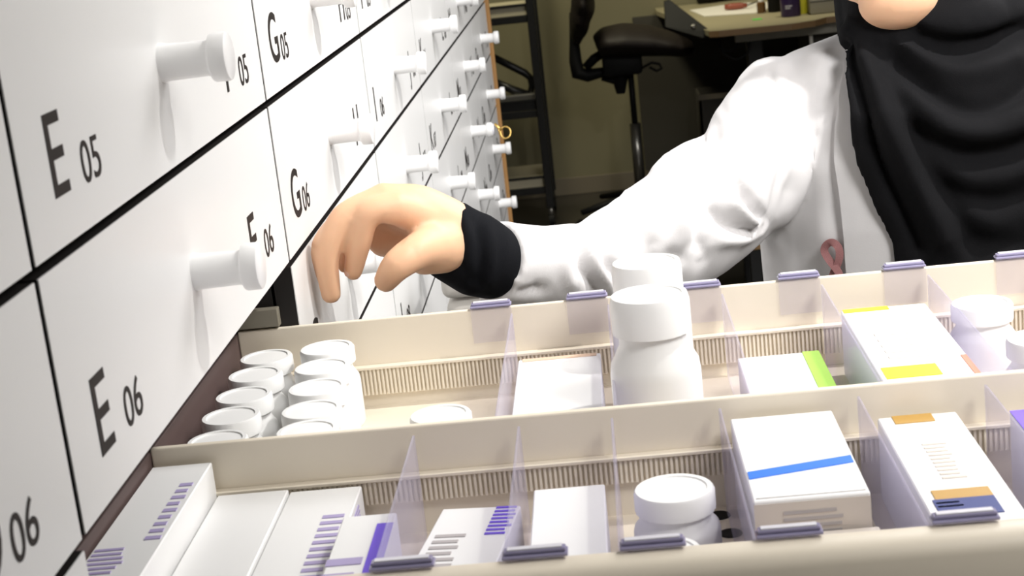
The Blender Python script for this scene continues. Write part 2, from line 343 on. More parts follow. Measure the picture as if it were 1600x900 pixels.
# ---- jars and bottles
def jar(name, x, y, r, top, label, cat, group, body=None, caph=.016, z0=FL):
    t = empty(name, (x, y, z0 + .0006), label=label, cat=cat, group=group); H = top - z0 - .0006; b = B(); hb = H - caph; rc = r * .93 if body is None else body
    lathe(b, [(0, 0), (r * .93, 0), (r, .003), (r, hb * .72), (r * .97, hb * .80), (rc * .86, hb * .93), (rc * .84, hb + .002), (0, hb + .002)], (x, y, z0 + .0006), 40); obj('jar_body', b, M['jar'], t, auto=True)
    b = B(); seg = 60; pr = [(0, hb + .0022), (rc, hb + .0022), (rc, hb + .0022 + caph * .75), (rc * .95, hb + caph), (rc * .82, hb + caph), (rc * .80, hb + caph - .001), (0, hb + caph - .001)]
    lathe(b, pr, (x, y, z0 + .0006), seg)
    cz = z0 + .0006 + hb + .003
    for v in b.verts:
        if v.co.z < cz + caph * .7 and (Vector((v.co.x - x, v.co.y - y, 0))).length > rc * .98:
            k = round(math.atan2(v.co.y - y, v.co.x - x) / (math.tau / seg))
            if k % 2: v.co.x = x + (v.co.x - x) * .975; v.co.y = y + (v.co.y - y) * .975
    obj('cap', b, M['white'], t, auto=True); return t
ordn = ['farthest', 'second from far wall', 'third from far wall', 'fourth from far wall', 'nearest']
for i in range(5):
    y = 1.305 - i * .0525
    jar('pill_jar', -.024 + .001 * i, y, .0245, 1.2305 + .0008 * (i % 2), 'small white lidded jar in the column beside the cabinet face, ' + ordn[i], 'jar', 'small white jars in the far left compartment')
    jar('pill_jar', .031 + .004 * i, y - .008 if i < 4 else y, .0250, 1.236 - .001 * i, 'small white lidded jar in the second column from the cabinet face, ' + ordn[i], 'jar', 'small white jars in the far left compartment')
jar('pill_jar', .145, 1.098, .0245, 1.234, 'single white lidded jar standing apart, just behind the lane wall left of the white carton', 'jar', None)
jar('medicine_bottle', .3035, 1.132, .0335, 1.300, 'tall white screw capped bottle standing out above the drawer rim, in front of its twin', 'bottle', 'tall white bottles', body=.0292, caph=.030)
jar('medicine_bottle', .306, 1.262, .0325, 1.293, 'tall white screw capped bottle half hidden behind its twin', 'bottle', 'tall white bottles', body=.0285, caph=.032)
jar('pill_jar', .574, 1.270, .0265, 1.2300, 'wide lidded white jar at the far wall right of the yellow marked carton', 'jar', 'wide lidded jars at the right')
jar('pill_jar', .588, 1.150, .0265, 1.2340, 'wide lidded white jar close to the lane wall at the right edge', 'jar', 'wide lidded jars at the right')
jar('pill_jar', .3045, .945, .0275, 1.2225, 'wide white lidded jar left of the blue striped carton', 'jar', 'white jars in the near lane')
jar('pill_jar', .295, .868, .0225, 1.2150, 'lower white jar tucked in front of the wide lidded one by the near wall', 'jar', 'white jars in the near lane')
# ---- cartons
def carton(x0, x1, y0, y1, z1, label, rot=(0, 0, 0), marks=(), z0=FL + .0006, m='carton', group='medicine cartons in the open drawer', side=None):
    """marks: (name, material, face, u0, u1, v0, v1) with u along X and v from the far to the near edge (top) or downward (front)"""
    c = Vector(((x0 + x1) / 2, (y0 + y1) / 2, z0)); t = empty('medicine_carton', c, label=label, cat='carton', group=group)
    R = Matrix.Rotation(rot[2], 4, 'Z') @ Matrix.Rotation(rot[1], 4, 'Y') @ Matrix.Rotation(rot[0], 4, 'X'); w_, d_, h_ = x1 - x0, y1 - y0, z1 - z0
    lift = max(0, -min((R @ Vector((sx * w_ / 2, sy * d_ / 2, 0))).z for sx in (-1, 1) for sy in (-1, 1))); T = Matrix.Translation(c + Vector((0, 0, lift))) @ R
    b = B(); box(b, -w_ / 2, w_ / 2, -d_ / 2, d_ / 2, 0, h_, .0008, T, 1); obj('box', b, M[m], t)
    b = B(); box(b, -w_ / 2 + .002, w_ / 2 - .002, -d_ / 2 + .004, -d_ / 2 + .0044, h_ , h_ + .0004, 0, T); obj('flap_edge', b, M['grey'], t)
    for nm, mm, face, u0, u1, v0, v1 in marks:
        b = B()
        if face == 'skew':
            q = [(u0, v0 + .095), (u1, v0), (u1, v1), (u0, v1 + .095)]; vs_ = [[b.verts.new(T @ Vector((-w_ / 2 + u * w_, d_ / 2 - v * d_, h_ + e))) for u, v in q] for e in (0, .0006)]
            b.faces.new(vs_[0]); b.faces.new(vs_[1][::-1])
            for k in range(4): b.faces.new((vs_[0][k], vs_[0][(k + 1) % 4], vs_[1][(k + 1) % 4], vs_[1][k]))
        elif face == 'top': box(b, -w_ / 2 + u0 * w_, -w_ / 2 + u1 * w_, d_ / 2 - v1 * d_, d_ / 2 - v0 * d_, h_, h_ + .0006, 0, T)
        elif face == 'front': box(b, -w_ / 2 + u0 * w_, -w_ / 2 + u1 * w_, -d_ / 2 - (.0004 if nm.endswith('front') else .0009), -d_ / 2, h_ - v1 * h_, h_ - v0 * h_, 0, T)
        elif face == 'right': box(b, w_ / 2, w_ / 2 + .0006, d_ / 2 - u1 * d_, d_ / 2 - u0 * d_, h_ - v1 * h_, h_ - v0 * h_, 0, T)
        elif face == 'back': box(b, -w_ / 2 + u0 * w_, -w_ / 2 + u1 * w_, d_ / 2, d_ / 2 + .0006, h_ - v1 * h_, h_ - v0 * h_, 0, T)
        obj(nm, b, M[mm], t)
    return t
def lines(face, mm, u0, u1, v0, v1, n, nm='print_line'):
    out = []
    for i in range(n):
        a = v0 + (v1 - v0) * (i + .2) / n; b2 = v0 + (v1 - v0) * (i + .65) / n
        out.append((nm, mm, face, u0, u0 + (u1 - u0) * random.uniform(.75, 1), a, b2))
    return out
carton(.193, .262, 1.085, 1.285, 1.2125, 'plain white carton with a tan rear edge left of the tall white bottles', marks=[('tan_band', 'bronze', 'top', .05, .95, 0, .035)])
carton(.3745, .441, 1.075, 1.275, 1.200, 'white carton with a lime green right end in the far lane', marks=[('lime_end', 'lime', 'top', .80, 1, 0, 1), ('lime_side', 'lime', 'right', 0, 1, 0, 1)])
carton(.4665, .537, 1.070, 1.312, 1.222, 'white carton with yellow bands at both ends in the far lane', marks=[('yellow_band', 'yellow', 'top', .02, .55, 0, .04), ('yellow_band', 'yellow', 'top', .05, .62, .68, .79), ('red_mark', 'red', 'top', .93, .99, .62, .85)] + lines('top', 'cartonb', .2, .8, .3, .62, 5))
carton(-.0535, -.011, .812, 1.040, 1.233, 'long white carton standing against the cabinet end of the near lane, tallest of the three', marks=lines('top', 'lilac', .70, .95, .16, .60, 9) + lines('top', 'lilac', .05, .6, .62, .80, 6))
carton(-.0085, .0415, .814, 1.032, 1.211, 'long low white carton in the near lane, between the tallest one and its match', rot=(0, 0, 0), marks=lines('top', 'lilac', .15, .75, .70, .92, 6))
carton(.0425, .0925, .814, 1.032, 1.209, 'long low white carton with violet print, rightmost of the three by the cabinet', marks=lines('top', 'lilac', .62, .97, .22, .80, 12) + lines('right', 'lilac', .1, .8, .1, .5, 5))
carton(.096, .130, .822, .935, 1.226, 'small white carton with a violet end wedged before the first near divider', marks=[('violet_end', 'violet', 'top', .70, 1, .15, .95)] + lines('top', 'lilac', 0, .68, .55, .92, 2))
carton(.1435, .196, .825, .985, 1.204, 'white carton leaning with a striped violet corner in the near lane', rot=(-.05, 0, math.radians(-6)), marks=lines('top', 'violet', .70, .99, .0, .34, 8, 'violet_stripe') + lines('top', 'grey', .1, .5, .3, .8, 8))
carton(.2135, .2605, .835, .995, 1.2095, 'plain white carton with no marks in the near lane', marks=[])
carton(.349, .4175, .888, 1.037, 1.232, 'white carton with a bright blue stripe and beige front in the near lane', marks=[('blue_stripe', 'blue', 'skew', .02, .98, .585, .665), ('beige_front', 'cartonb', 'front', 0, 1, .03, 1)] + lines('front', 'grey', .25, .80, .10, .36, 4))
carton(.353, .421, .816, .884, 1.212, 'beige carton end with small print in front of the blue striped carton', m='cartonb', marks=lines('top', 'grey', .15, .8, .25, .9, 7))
carton(.4475, .500, .818, 1.035, 1.224, 'white carton with gold bands and a navy panel in the near lane', marks=[('gold_band', 'gold', 'top', .18, .68, 0, .07), ('gold_band', 'gold', 'top', .14, .78, .62, .685), ('navy_panel', 'navy', 'top', .10, .78, .685, .80)] + lines('top', 'carton', .12, .40, .70, .75, 2) + lines('top', 'cartonb', .35, .65, .25, .55, 10))
carton(.532, .600, .83, 1.02, 1.226, 'white carton with a violet corner at the right edge of the near lane', marks=[('violet_corner', 'violet', 'top', 0, .35, 0, .30)])
# ================================================================== the woman
pr = empty('person', (.63, 1.80, 0), label='person in a white lab coat and black headscarf reaching right hand to a drawer knob', cat='person')
TX, TY = .632, 1.80
VX = .0028
def P(px, py, Y): return at(px, py, Y=Y)
bm = B()
# head (turned slightly towards the hand), neck, torso, legs, arms, one surface
blob(bm, (.618, 1.790, 1.535), (.072, .092, .098)); blob(bm, (.606, 1.748, 1.482), (.064, .064, .074)); blob(bm, (.601, 1.708, 1.436), (.042, .024, .029)); blob(bm, (.604, 1.722, 1.50), (.058, .034, .06))
tube(bm, [(.601, 1.700, 1.555), (.600, 1.688, 1.525), (.600, 1.681, 1.506), (.600, 1.692, 1.497)], [.008, .009, .012, .012], 12)                     # nose
blob(bm, (.588, 1.694, 1.503), (.008, .009, .007)); blob(bm, (.612, 1.694, 1.503), (.008, .009, .007))
blob(bm, (.600, 1.692, 1.474), (.022, .008, .006)); blob(bm, (.600, 1.692, 1.465), (.019, .008, .006))
for s in (-1, 1):
    blob(bm, (.602 + s * .031, 1.706, 1.568), (.022, .010, .008)); blob(bm, (.606 + s * .036, 1.717, 1.512), (.026, .020, .024))
    blob(bm, (.618 + s * .073, 1.80, 1.52), (.010, .018, .030))
tube(bm, [(.625, 1.80, 1.47), (.630, 1.815, 1.40), (TX, 1.82, 1.34)], [.055, .052, .062], 20)
rings_z(bm, [(TX, TY + .01, 1.385, .06, .055), (TX, TY + .01, 1.36, .12, .075), (TX, TY, 1.32, .165, .092), (TX, TY, 1.22, .165, .105), (TX, TY, 1.08, .135, .092), (TX, TY, .98, .145, .10), (TX, TY, .85, .17, .115), (TX, TY, .78, .165, .11)])
for s in (-1, 1):
    chain(bm, [(TX + s * .085, TY, .84), (TX + s * .09, TY - .005, .47), (TX + s * .095, TY + .01, .09)], [.085, .055, .038])
    chain(bm, [(TX + s * .095, TY + .02, .05), (TX + s * .10, TY - .10, .035)], [.035, .028])
chain(bm, [(TX + .155, TY, 1.33), (TX + .21, TY + .01, 1.07), (TX + .19, TY - .08, .86), ], [.055, .043, .026])         # other arm hangs
lh = Vector((TX + .188, TY - .085, .835)); chain(bm, [lh, lh + Vector((-.003, -.01, -.055))], [.026, .030])
for k, (dy, ln) in enumerate(((-.030, .068), (-.010, .078), (.010, .074), (.028, .058))): chain(bm, [lh + Vector((-.004, dy * .8, -.06)), lh + Vector((-.008, dy * 1.1, -.06 - ln * .6)), lh + Vector((-.022, dy * 1.1, -.06 - ln))], [.0095, .0085, .007])
chain(bm, [lh + Vector((-.01, -.03, -.03)), lh + Vector((-.022, -.045, -.06)), lh + Vector((-.03, -.045, -.09))], [.012, .010, .008])
# reaching arm
wr = P(703, 371, 1.475)
chain(bm, [(TX - .125, TY, 1.315), P(1168, 262, 1.75), P(1070, 352, 1.68), P(1015, 385, 1.645), P(960, 402, 1.612), P(850, 418, 1.552), P(774, 407, 1.511), wr], [.048, .044, .036, .031, .026, .024, .0245, .0265])
# reaching hand: palm, four fingers, thumb
PALM = [P(692, 362, 1.470), P(655, 335, 1.462)]
chain(bm, [wr, P(700, 356, 1.475), P(650, 328, 1.465), P(614, 316, 1.455)], [.027, .028, .025, .018])
chain(bm, [wr, P(668, 362, 1.490), P(632, 368, 1.492), P(602, 372, 1.494)], [.027, .026, .024, .019])
chain(bm, [wr, P(690, 385, 1.455), P(664, 394, 1.438)], [.027, .026, .0215])                                          # ball of the thumb
MC = {'index': (P(620, 325, 1.438), .0158), 'middle': (P(600, 312, 1.452), .0160), 'ring': (P(588, 318, 1.470), .0150), 'little': (P(590, 335, 1.490), .0140)}
for k, (p, r) in MC.items(): chain(bm, [P(690, 352, 1.468), p], [.021, r])
FG = {'index': [MC['index'][0], P(575, 333, 1.428), P(561, 380, 1.430), P(552, 424, 1.436)],
      'middle': [MC['middle'][0], P(537, 340, 1.430), P(511, 398, 1.424), P(517, 459, 1.428)],
      'ring': [MC['ring'][0], P(531, 350, 1.443), P(503, 386, 1.432), P(509, 434, 1.436)],
      'little': [MC['little'][0], P(556, 350, 1.486), P(541, 385, 1.472), P(540, 415, 1.462)]}
FR = {'index': [.0155, .0130, .0116, .0088], 'middle': [.0155, .0128, .0116, .0096], 'ring': [.0145, .0118, .0106, .0088], 'little': [.0130, .0108, .0096, .0080]}
for k in FG: chain(bm, FG[k], FR[k], 16, 6)
TH = [P(676, 386, 1.440), P(652, 393, 1.418), P(621, 414, 1.405), P(603, 438, 1.412)]
chain(bm, TH, [.0225, .0172, .0148, .0112], 16, 6)
body = link('body', voxel(bm, VX, 5), M['skin'], pr)
fk = [([(612, 320), (600, 345), (596, 372)], 1.45, -.0012, .004), ([(640, 350), (628, 372)], 1.45, -.001, .003), ([(648, 372), (655, 400)], 1.42, -.0008, .003), ([(560, 338), (572, 345)], 1.43, -.0008, .002)]
folds(body.data, fk, .2)
# nails
def nail(p, d, up, s, name='fingernail'):
    b = B(); blob(b, (0, 0, 0), (.0050 * s, .0016, .0066 * s), seg=16)
    z = Vector(d).normalized(); y = (Vector(up) - z * Vector(up).dot(z)).normalized(); x = y.cross(z)
    R = Matrix((x, y, z)).transposed()
    for v in b.verts: v.co = R @ v.co + Vector(p)
    obj(name, b, M['nail'], pr, True)
nail(FG['middle'][3] + Vector((-.0005, -.0070, .002)), FG['middle'][3] - FG['middle'][2], (0, -1, .1), 1)
nail(FG['index'][3] + Vector((-.0045, -.0052, .002)), FG['index'][3] - FG['index'][2], (-.7, -.8, 0), .9)
nail(TH[3] + Vector((.002, -.0080, .001)), TH[3] - TH[2], (.2, -1, .2), 1.1, 'thumbnail')
# face details (mostly above the frame)
for s in (-1, 1):
    b = B(); blob(b, (.602 + s * .030, 1.7025, 1.546), (.0135, .010, .0095)); e = obj('eye', b, M['eye'], pr, True)
    b = B(); blob(b, (.602 + s * .030, 1.6945, 1.546), (.0058, .0035, .0058)); obj('iris', b, M['iris'], e, True)
    b = B(); tube(b, [(.602 + s * .012, 1.6975, 1.568), (.602 + s * .032, 1.694, 1.574), (.602 + s * .050, 1.704, 1.568)], [.002, .003, .0015], 8); obj('eyebrow', b, M['brow'], pr, True)
b = B(); blob(b, (.600, 1.6868, 1.4745), (.021, .0045, .0042)); blob(b, (.600, 1.6872, 1.4665), (.017, .0045, .0048)); obj('lips', b, M['lip'], pr, True)
# trousers and shoes
bm = B(); rings_z(bm, [(TX, TY, .95, .155, .11), (TX, TY, .80, .182, .128), (TX, TY, .72, .18, .12)])
for s in (-1, 1): tube(bm, [(TX + s * .088, TY, .80), (TX + s * .09, TY, .45), (TX + s * .095, TY + .01, .09)], [.095, .070, .058], 24)
link('trousers', voxel(bm, .008, 4), M['trouser'], pr)
for s in (-1, 1):
    b = B(); chain(b, [(TX + s * .095, TY + .03, .050), (TX + s * .10, TY - .06, .045), (TX + s * .105, TY - .14, .034)], [.048, .042, .034])
    for v in b.verts: v.co.z = max(v.co.z, .001)
    obj('shoe', b, M['shoe'], pr, True)
# black knit cuff of the shirt under the coat
bm = B()
CA = [P(690, 370, 1.476), P(700, 374, 1.478), P(722, 386, 1.485), P(748, 401, 1.496), P(772, 410, 1.51), P(800, 414, 1.525)]
tube(bm, CA, [.0325, .0375, .0385, .0395, .0365, .028], 48)
me = voxel(bm, .0024, 6)
folds(me, [([(700, 318), (722, 370), (700, 430)], 1.45, -0.0035, .0045), ([(712, 320), (738, 380), (722, 450)], 1.45, 0.0045, .006), ([(735, 330), (757, 390), (745, 465)], 1.45, -0.0038, .005), ([(752, 335), (770, 395), (760, 460)], 1.46, 0.0035, .006), ([(690, 380), (720, 415), (740, 460)], 1.44, -0.0029, .005)], .3)
link('shirt_cuff', me, M['cuff'], pr)
# lab coat: torso, reaching sleeve and hanging sleeve
bm = B()
rings_z(bm, [(TX, TY + .015, 1.415, .050, .055), (TX - .002, TY + .012, 1.397, .072, .070), (TX, TY + .008, 1.380, .140, .086), (TX, TY + .006, 1.358, .172, .098), (TX, TY + .004, 1.330, .181, .107), (TX, TY, 1.27, .184, .122), (TX, TY, 1.20, .184, .128), (TX, TY, 1.10, .182, .124), (TX, TY, 1.0, .184, .126), (TX, TY, .86, .205, .142), (TX, TY, .72, .215, .150), (TX, TY, .62, .225, .155)], 48)
SL = [(TX - .115, TY, 1.316), P(1222, 190, 1.785), P(1168, 262, 1.75), P(1120, 310, 1.715), P(1070, 352, 1.68), P(1015, 385, 1.645), P(960, 402, 1.612), P(915, 414, 1.585), P(850, 418, 1.552), P(800, 415, 1.525), P(774, 411, 1.511)]
tube(bm, SL, [.060, .067, .070, .069, .067, .062, .052, .044, .0415, .042, .0425], 40)
blob(bm, P(1210, 147, 1.795), (.042, .055, .042))
tube(bm, [P(1090, 300, 1.70), P(1044, 282, 1.675), P(1040, 272, 1.67)], [.045, .030, .018], 24)
blob(bm, P(1000, 355, 1.64), (.045, .045, .035))
tube(bm, [(TX + .115, TY, 1.315), (TX + .19, TY, 1.27), (TX + .235, TY + .01, 1.07), (TX + .21, TY - .06, .92)], [.060, .068, .062, .050], 32)
me = voxel(bm, .0042, 9)
CF = [  # sleeve
 ([(1192, 342), (1165, 305), (1135, 262), (1122, 235)], 1.70, -0.0135, .006),
 ([(1190, 348), (1150, 322), (1120, 285)], 1.69, 0.0120, .008),
 ([(1188, 352), (1150, 348), (1118, 330), (1098, 300)], 1.68, -0.0105, .0055),
 ([(1185, 356), (1145, 362), (1100, 352)], 1.68, 0.0090, .008),
 ([(1090, 215), (1120, 248), (1165, 295)], 1.70, 0.0105, .012),
 ([(1052, 265), (1072, 300), (1082, 345), (1090, 385)], 1.66, -0.0090, .007),
 ([(1040, 280), (1058, 320), (1070, 370)], 1.65, 0.0120, .011),
 ([(1125, 182), (1110, 215), (1085, 222)], 1.72, -0.0075, .008),
 ([(1038, 262), (1010, 320), (1015, 360)], 1.66, 0.0090, .012),
 ([(985, 310), (975, 345), (1000, 372)], 1.63, -0.0090, .010),
 ([(968, 335), (930, 348), (940, 385), (972, 420), (985, 460)], 1.60, -0.0112, .006),
 ([(928, 352), (922, 385), (950, 430), (960, 465)], 1.58, 0.0090, .006),
 ([(905, 365), (905, 395), (930, 440), (935, 470)], 1.56, -0.0105, .005),
 ([(890, 370), (880, 400), (900, 450)], 1.55, 0.0060, .006),
 ([(1000, 390), (1030, 410), (1045, 440)], 1.60, -0.0075, .008), ([(1020, 375), (1060, 395), (1085, 385)], 1.62, -0.0060, .008),
 ([(800, 445), (825, 455), (850, 448)], 1.50, -0.0045, .005), ([(795, 425), (815, 440)], 1.50, 0.0045, .004), ([(830, 430), (860, 462)], 1.52, -0.0045, .006),
 # torso
 ([(1336, 65), (1318, 110), (1300, 160), (1284, 205)], 1.70, -.012, .013),
 ([(1310, 62), (1290, 100), (1265, 140)], 1.72, .006, .014),
 ([(1318, 130), (1300, 200), (1283, 230), (1255, 300), (1222, 370), (1210, 430)], 1.69, .007, .011),
 ([(1245, 260), (1215, 330), (1200, 400)], 1.70, -.005, .012),
 ([(1300, 240), (1290, 300), (1300, 420)], 1.67, .004, .012),
 ([(1205, 105), (1222, 170), (1218, 230), (1200, 290), (1190, 340)], 1.74, -.0035, .0045),
 ([(1213, 105), (1231, 170), (1227, 232), (1210, 290), (1199, 340)], 1.74, .0022, .0045),
]
folds(me, CF, .1)
folds(me, [([(1118, 172), (1092, 212), (1108, 250)], 1.71, -.010, .013), ([(1050, 232), (1040, 262)], 1.67, .007, .010), ([(1030, 236), (1062, 262)], 1.67, .005, .012), ([(962, 322), (955, 345), (962, 372)], 1.62, -.006, .008), ([(985, 296), (968, 322)], 1.63, .005, .009), ([(908, 350), (902, 375)], 1.57, -.004, .006), ([(1172, 110), (1148, 150)], 1.75, .004, .014)], 1.6)
V, N = coords(me); m_ = np.clip((-.0 - N[:, 1]) / .4, 0, 1)                   # faint irregular wrinkling of the cotton
nz = np.array([noise.noise(Vector(v) * 22) * .0022 + noise.noise(Vector((v[0] * 60, v[1] * 60, v[2] * 25))) * .0009 for v in V]); V += N * (nz * m_)[:, None]; me.vertices.foreach_set('co', V.ravel()); me.update()
coat = link('lab_coat', me, M['coat'], pr)
def coatY(x, z): # front surface of the coat torso
    rows = [(1.415, .070, .060, .015), (1.375, .145, .088, .008), (1.330, .181, .107, .004), (1.27, .184, .122, 0), (1.20, .184, .128, 0), (1.10, .182, .124, 0), (1.0, .184, .126, 0), (.86, .205, .142, 0), (.6, .225, .155, 0)]
    for (z1, a1, b1, c1), (z0, a0, b0, c0) in zip(rows, rows[1:]):
        if z >= z0: break
    k = min(max((z - z0) / (z1 - z0), 0), 1); a = a0 + (a1 - a0) * k; b_ = b0 + (b1 - b0) * k; c_ = c0 + (c1 - c0) * k
    return TY + c_ - b_ * math.sqrt(max(.02, 1 - ((x - TX) / a) ** 2))
# turned front edge (placket) of the coat
def strip(bm, left, right, thick, lift, n=60, m=6, ext=0):
    """thin cloth band between two lines given on the coat front"""
    def sample(L, t):
        s = t * (len(L) - 1); i = min(int(s), len(L) - 2); f = s - i; return Vector(L[i]).lerp(Vector(L[i + 1]), f)
    G = [[], []]
    for i in range(n + 1):
        for side in (0, 1):
            row = []
            for j in range(m + 1):
                q = sample(left, i / n).lerp(sample(right, i / n), j / m); y = 1.68
                for _ in range(3): p = at(q.x, q.y, Y=y); y = coatY(p.x, p.z) - lift + side * thick
                row.append(bm.verts.new((p.x, y, p.z)))
            G[side].append(row)
    for i in range(n):
        for j in range(m):
            a, b_ = G[0], G[1]
            bm.faces.new((a[i][j], a[i + 1][j], a[i + 1][j + 1], a[i][j + 1])); bm.faces.new((b_[i][j], b_[i][j + 1], b_[i + 1][j + 1], b_[i + 1][j]))
        for j in (0, m): a, b_ = G; bm.faces.new((a[i][j], b_[i][j], b_[i + 1][j], a[i + 1][j]) if j == 0 else (a[i][j], a[i + 1][j], b_[i + 1][j], b_[i][j]))
    for i in (0, n):
        for j in range(m): a, b_ = G; bm.faces.new((a[i][j], a[i][j + 1], b_[i][j + 1], b_[i][j]))
bm = B(); strip(bm, [(1326, 64), (1314, 130), (1304, 200), (1303, 250), (1312, 310), (1318, 370), (1322, 430), (1326, 480)], [(1345, 58), (1345, 130), (1345, 200), (1360, 280), (1385, 340), (1402, 380), (1410, 430), (1412, 480)], .012, .0105)
obj('front_placket', bm, M['coat'], pr, auto=True)
# ---- head scarf: hood, neck and chest drape
bm = B()
blob(bm, (.622, 1.812, 1.540), (.096, .112, .122)); 
tube(bm, [(.622, 1.80, 1.50), (.622, 1.795, 1.44), (.630, 1.80, 1.40), (.636, 1.80, 1.36), (.64, 1.80, 1.33)], [(.088, .080), (.084, .074), (.090, .080), (.102, .100), (.106, .12)], 40)
blob(bm, (.606, 1.738, 1.402), (.066, .040, .034)); blob(bm, (.66, 1.730, 1.405), (.07, .05, .042))
blob(bm, (.566, 1.765, 1.455), (.015, .050, .075)); blob(bm, (.672, 1.750, 1.46), (.026, .055, .080)); blob(bm, (.75, 1.775, 1.375), (.14, .075, .065)); blob(bm, (.69, 1.755, 1.40), (.07, .06, .055)); blob(bm, (.845, 1.79, 1.30), (.075, .09, .10))
chain(bm, [P(1356, 10, 1.765), P(1358, 60, 1.745), P(1352, 110, 1.715), P(1352, 150, 1.70)], [.018, .019, .017, .014])
LB = [(30, 1331), (60, 1339), (110, 1329), (200, 1328), (260, 1341), (330, 1369), (380, 1394), (430, 1402), (520, 1404)]
RBX = .90
rows = 70; colsn = 60; G = [[], []]
for i in range(rows + 1):
    py = 46 + (520 - 46) * i / rows
    for (a0, b0), (a1, b1) in zip(LB, LB[1:]):
        if a0 <= py <= a1: break
    lx = b0 + (b1 - b0) * (py - a0) / (a1 - a0); p = at(lx, py, Y=1.66); z = p.z; xl = p.x
    xr = RBX
    for side in (0, 1):
        row = []
        for j in range(colsn + 1):
            s = j / colsn; x = xl + (xr - xl) * s; q = (x - .66) / .30
            y = 1.655 + .11 * q * q + max(0, z - 1.33) * .75 + .014 * side
            edge = max(0, 1 - s / .05); y += edge * .010 * (1 if side == 0 else 0)
            y = min(y, coatY(x, z) - .001 + .014 * side) if abs(x - TX) < .17 else y
            row.append(bm.verts.new((x, y - .010, z - (x - xl) * .09)))
        G[side].append(row)
for i in range(rows):
    for j in range(colsn):
        a, b_ = G; bm.faces.new((a[i][j], a[i + 1][j], a[i + 1][j + 1], a[i][j + 1])); bm.faces.new((b_[i][j], b_[i][j + 1], b_[i + 1][j + 1], b_[i + 1][j]))
    for j in (0, colsn): a, b_ = G; bm.faces.new((a[i][j], b_[i][j], b_[i + 1][j], a[i + 1][j]))
for i in (0, rows):
    for j in range(colsn): a, b_ = G; bm.faces.new((a[i][j], a[i][j + 1], b_[i][j + 1], b_[i][j]))
me = voxel(bm, .0036, 8)
HF = [([(1338, 60), (1352, 130), (1362, 220), (1395, 300), (1425, 360), (1440, 410)], 1.65, -0.0128, .007),
 ([(1352, 60), (1372, 140), (1392, 200), (1425, 270), (1462, 340), (1490, 410)], 1.65, 0.0144, .013),
 ([(1368, 70), (1400, 150), (1432, 210), (1470, 290), (1505, 350), (1530, 410)], 1.65, -0.0048, .012),
 ([(1390, 75), (1425, 120), (1480, 165), (1540, 175), (1600, 150), (1660, 110)], 1.65, -0.0112, .010),
 ([(1400, 60), (1440, 95), (1500, 125), (1560, 115), (1640, 85)], 1.65, 0.0128, .012),
 ([(1420, 50), (1480, 75), (1540, 72), (1600, 55), (1650, 40)], 1.66, -0.0112, .008),
 ([(1400, 120), (1435, 170), (1490, 205), (1560, 205), (1620, 180), (1680, 150)], 1.65, 0.0128, .014),
 ([(1415, 175), (1455, 225), (1510, 245), (1580, 235), (1660, 200)], 1.65, -0.0080, .011),
 ([(1425, 200), (1465, 260), (1530, 285), (1600, 265), (1660, 240)], 1.65, 0.0080, .015),
 ([(1450, 260), (1490, 300), (1560, 315), (1630, 290)], 1.65, -0.0048, .012),
 ([(1470, 300), (1520, 345), (1600, 350)], 1.65, 0.0064, .016),
 ([(1500, 360), (1560, 385), (1640, 370)], 1.65, -0.0048, .014)]
folds(me, HF, .2)
V, N = coords(me); nz = np.array([noise.noise(Vector((v[0] * 9, v[1] * 9, v[2] * 5))) * .007 + noise.noise(Vector(v) * 30) * .0018 for v in V]); V += N * (nz * np.clip(.2 - N[:, 1], 0, 1))[:, None]; me.vertices.foreach_set('co', V.ravel()); me.update()
link('headscarf', me, M['scarf'], pr)
# ---- awareness ribbon on the coat
def rpt(px, py, dy=0):
    y = 1.68
    for _ in range(3): p = at(px, py, Y=y); y = coatY(p.x, p.z) - .0125 + dy
    return Vector((p.x, y, p.z))
def band(bm, pts, wd, th=.0012):
    P_ = [Vector(p) for p in pts]; L = []
    for _ in range(2):
        R_ = [P_[0]]
        for a, b_ in zip(P_, P_[1:]): R_ += [a.lerp(b_, .25), a.lerp(b_, .75)]
        P_ = R_ + [P_[-1]]
    for i, p in enumerate(P_):
        d = (P_[min(i + 1, len(P_) - 1)] - P_[max(i - 1, 0)]).normalized(); s = d.cross(Vector((0, 1, 0))).normalized() * wd / 2; n_ = Vector((0, -th, 0))
        L.append([bm.verts.new(p - s), bm.verts.new(p + s), bm.verts.new(p + s + n_), bm.verts.new(p - s + n_)])
    for a, b_ in zip(L, L[1:]):
        for k in range(4): bm.faces.new((a[k], a[(k + 1) % 4], b_[(k + 1) % 4], b_[k]))
    bm.faces.new(L[0][::-1]); bm.faces.new(L[-1])
bm = B()
band(bm, [rpt(1316, 442, -.002), rpt(1310, 424, -.002), rpt(1300, 412, -.002), rpt(1291, 400), rpt(1287, 391), rpt(1290, 383), rpt(1297, 378), rpt(1305, 380), rpt(1311, 388), rpt(1312, 400), rpt(1309, 412), rpt(1303, 424), rpt(1298, 440)], .0082)
tag(obj('awareness_ribbon', bm, M['ribbon']), 'dusty pink looped ribbon pinned to the front of the white lab coat', 'ribbon')
# ================================================================== things behind
# pale bin beside the cabinet
t = empty('waste_bin', (.17, 2.05, 0), label='tall pale grey bin partly seen under the black cuff', cat='bin')
bm = B(); box(bm, .062, .28, 1.95, 2.15, .002, 1.10, .02, seg=4); obj('bin_body', bm, M['bin'], t, auto=True)
bm = B(); box(bm, .060, .285, 1.945, 2.155, 1.10, 1.135, .012, seg=4); obj('lid', bm, M['bin'], t, auto=True)
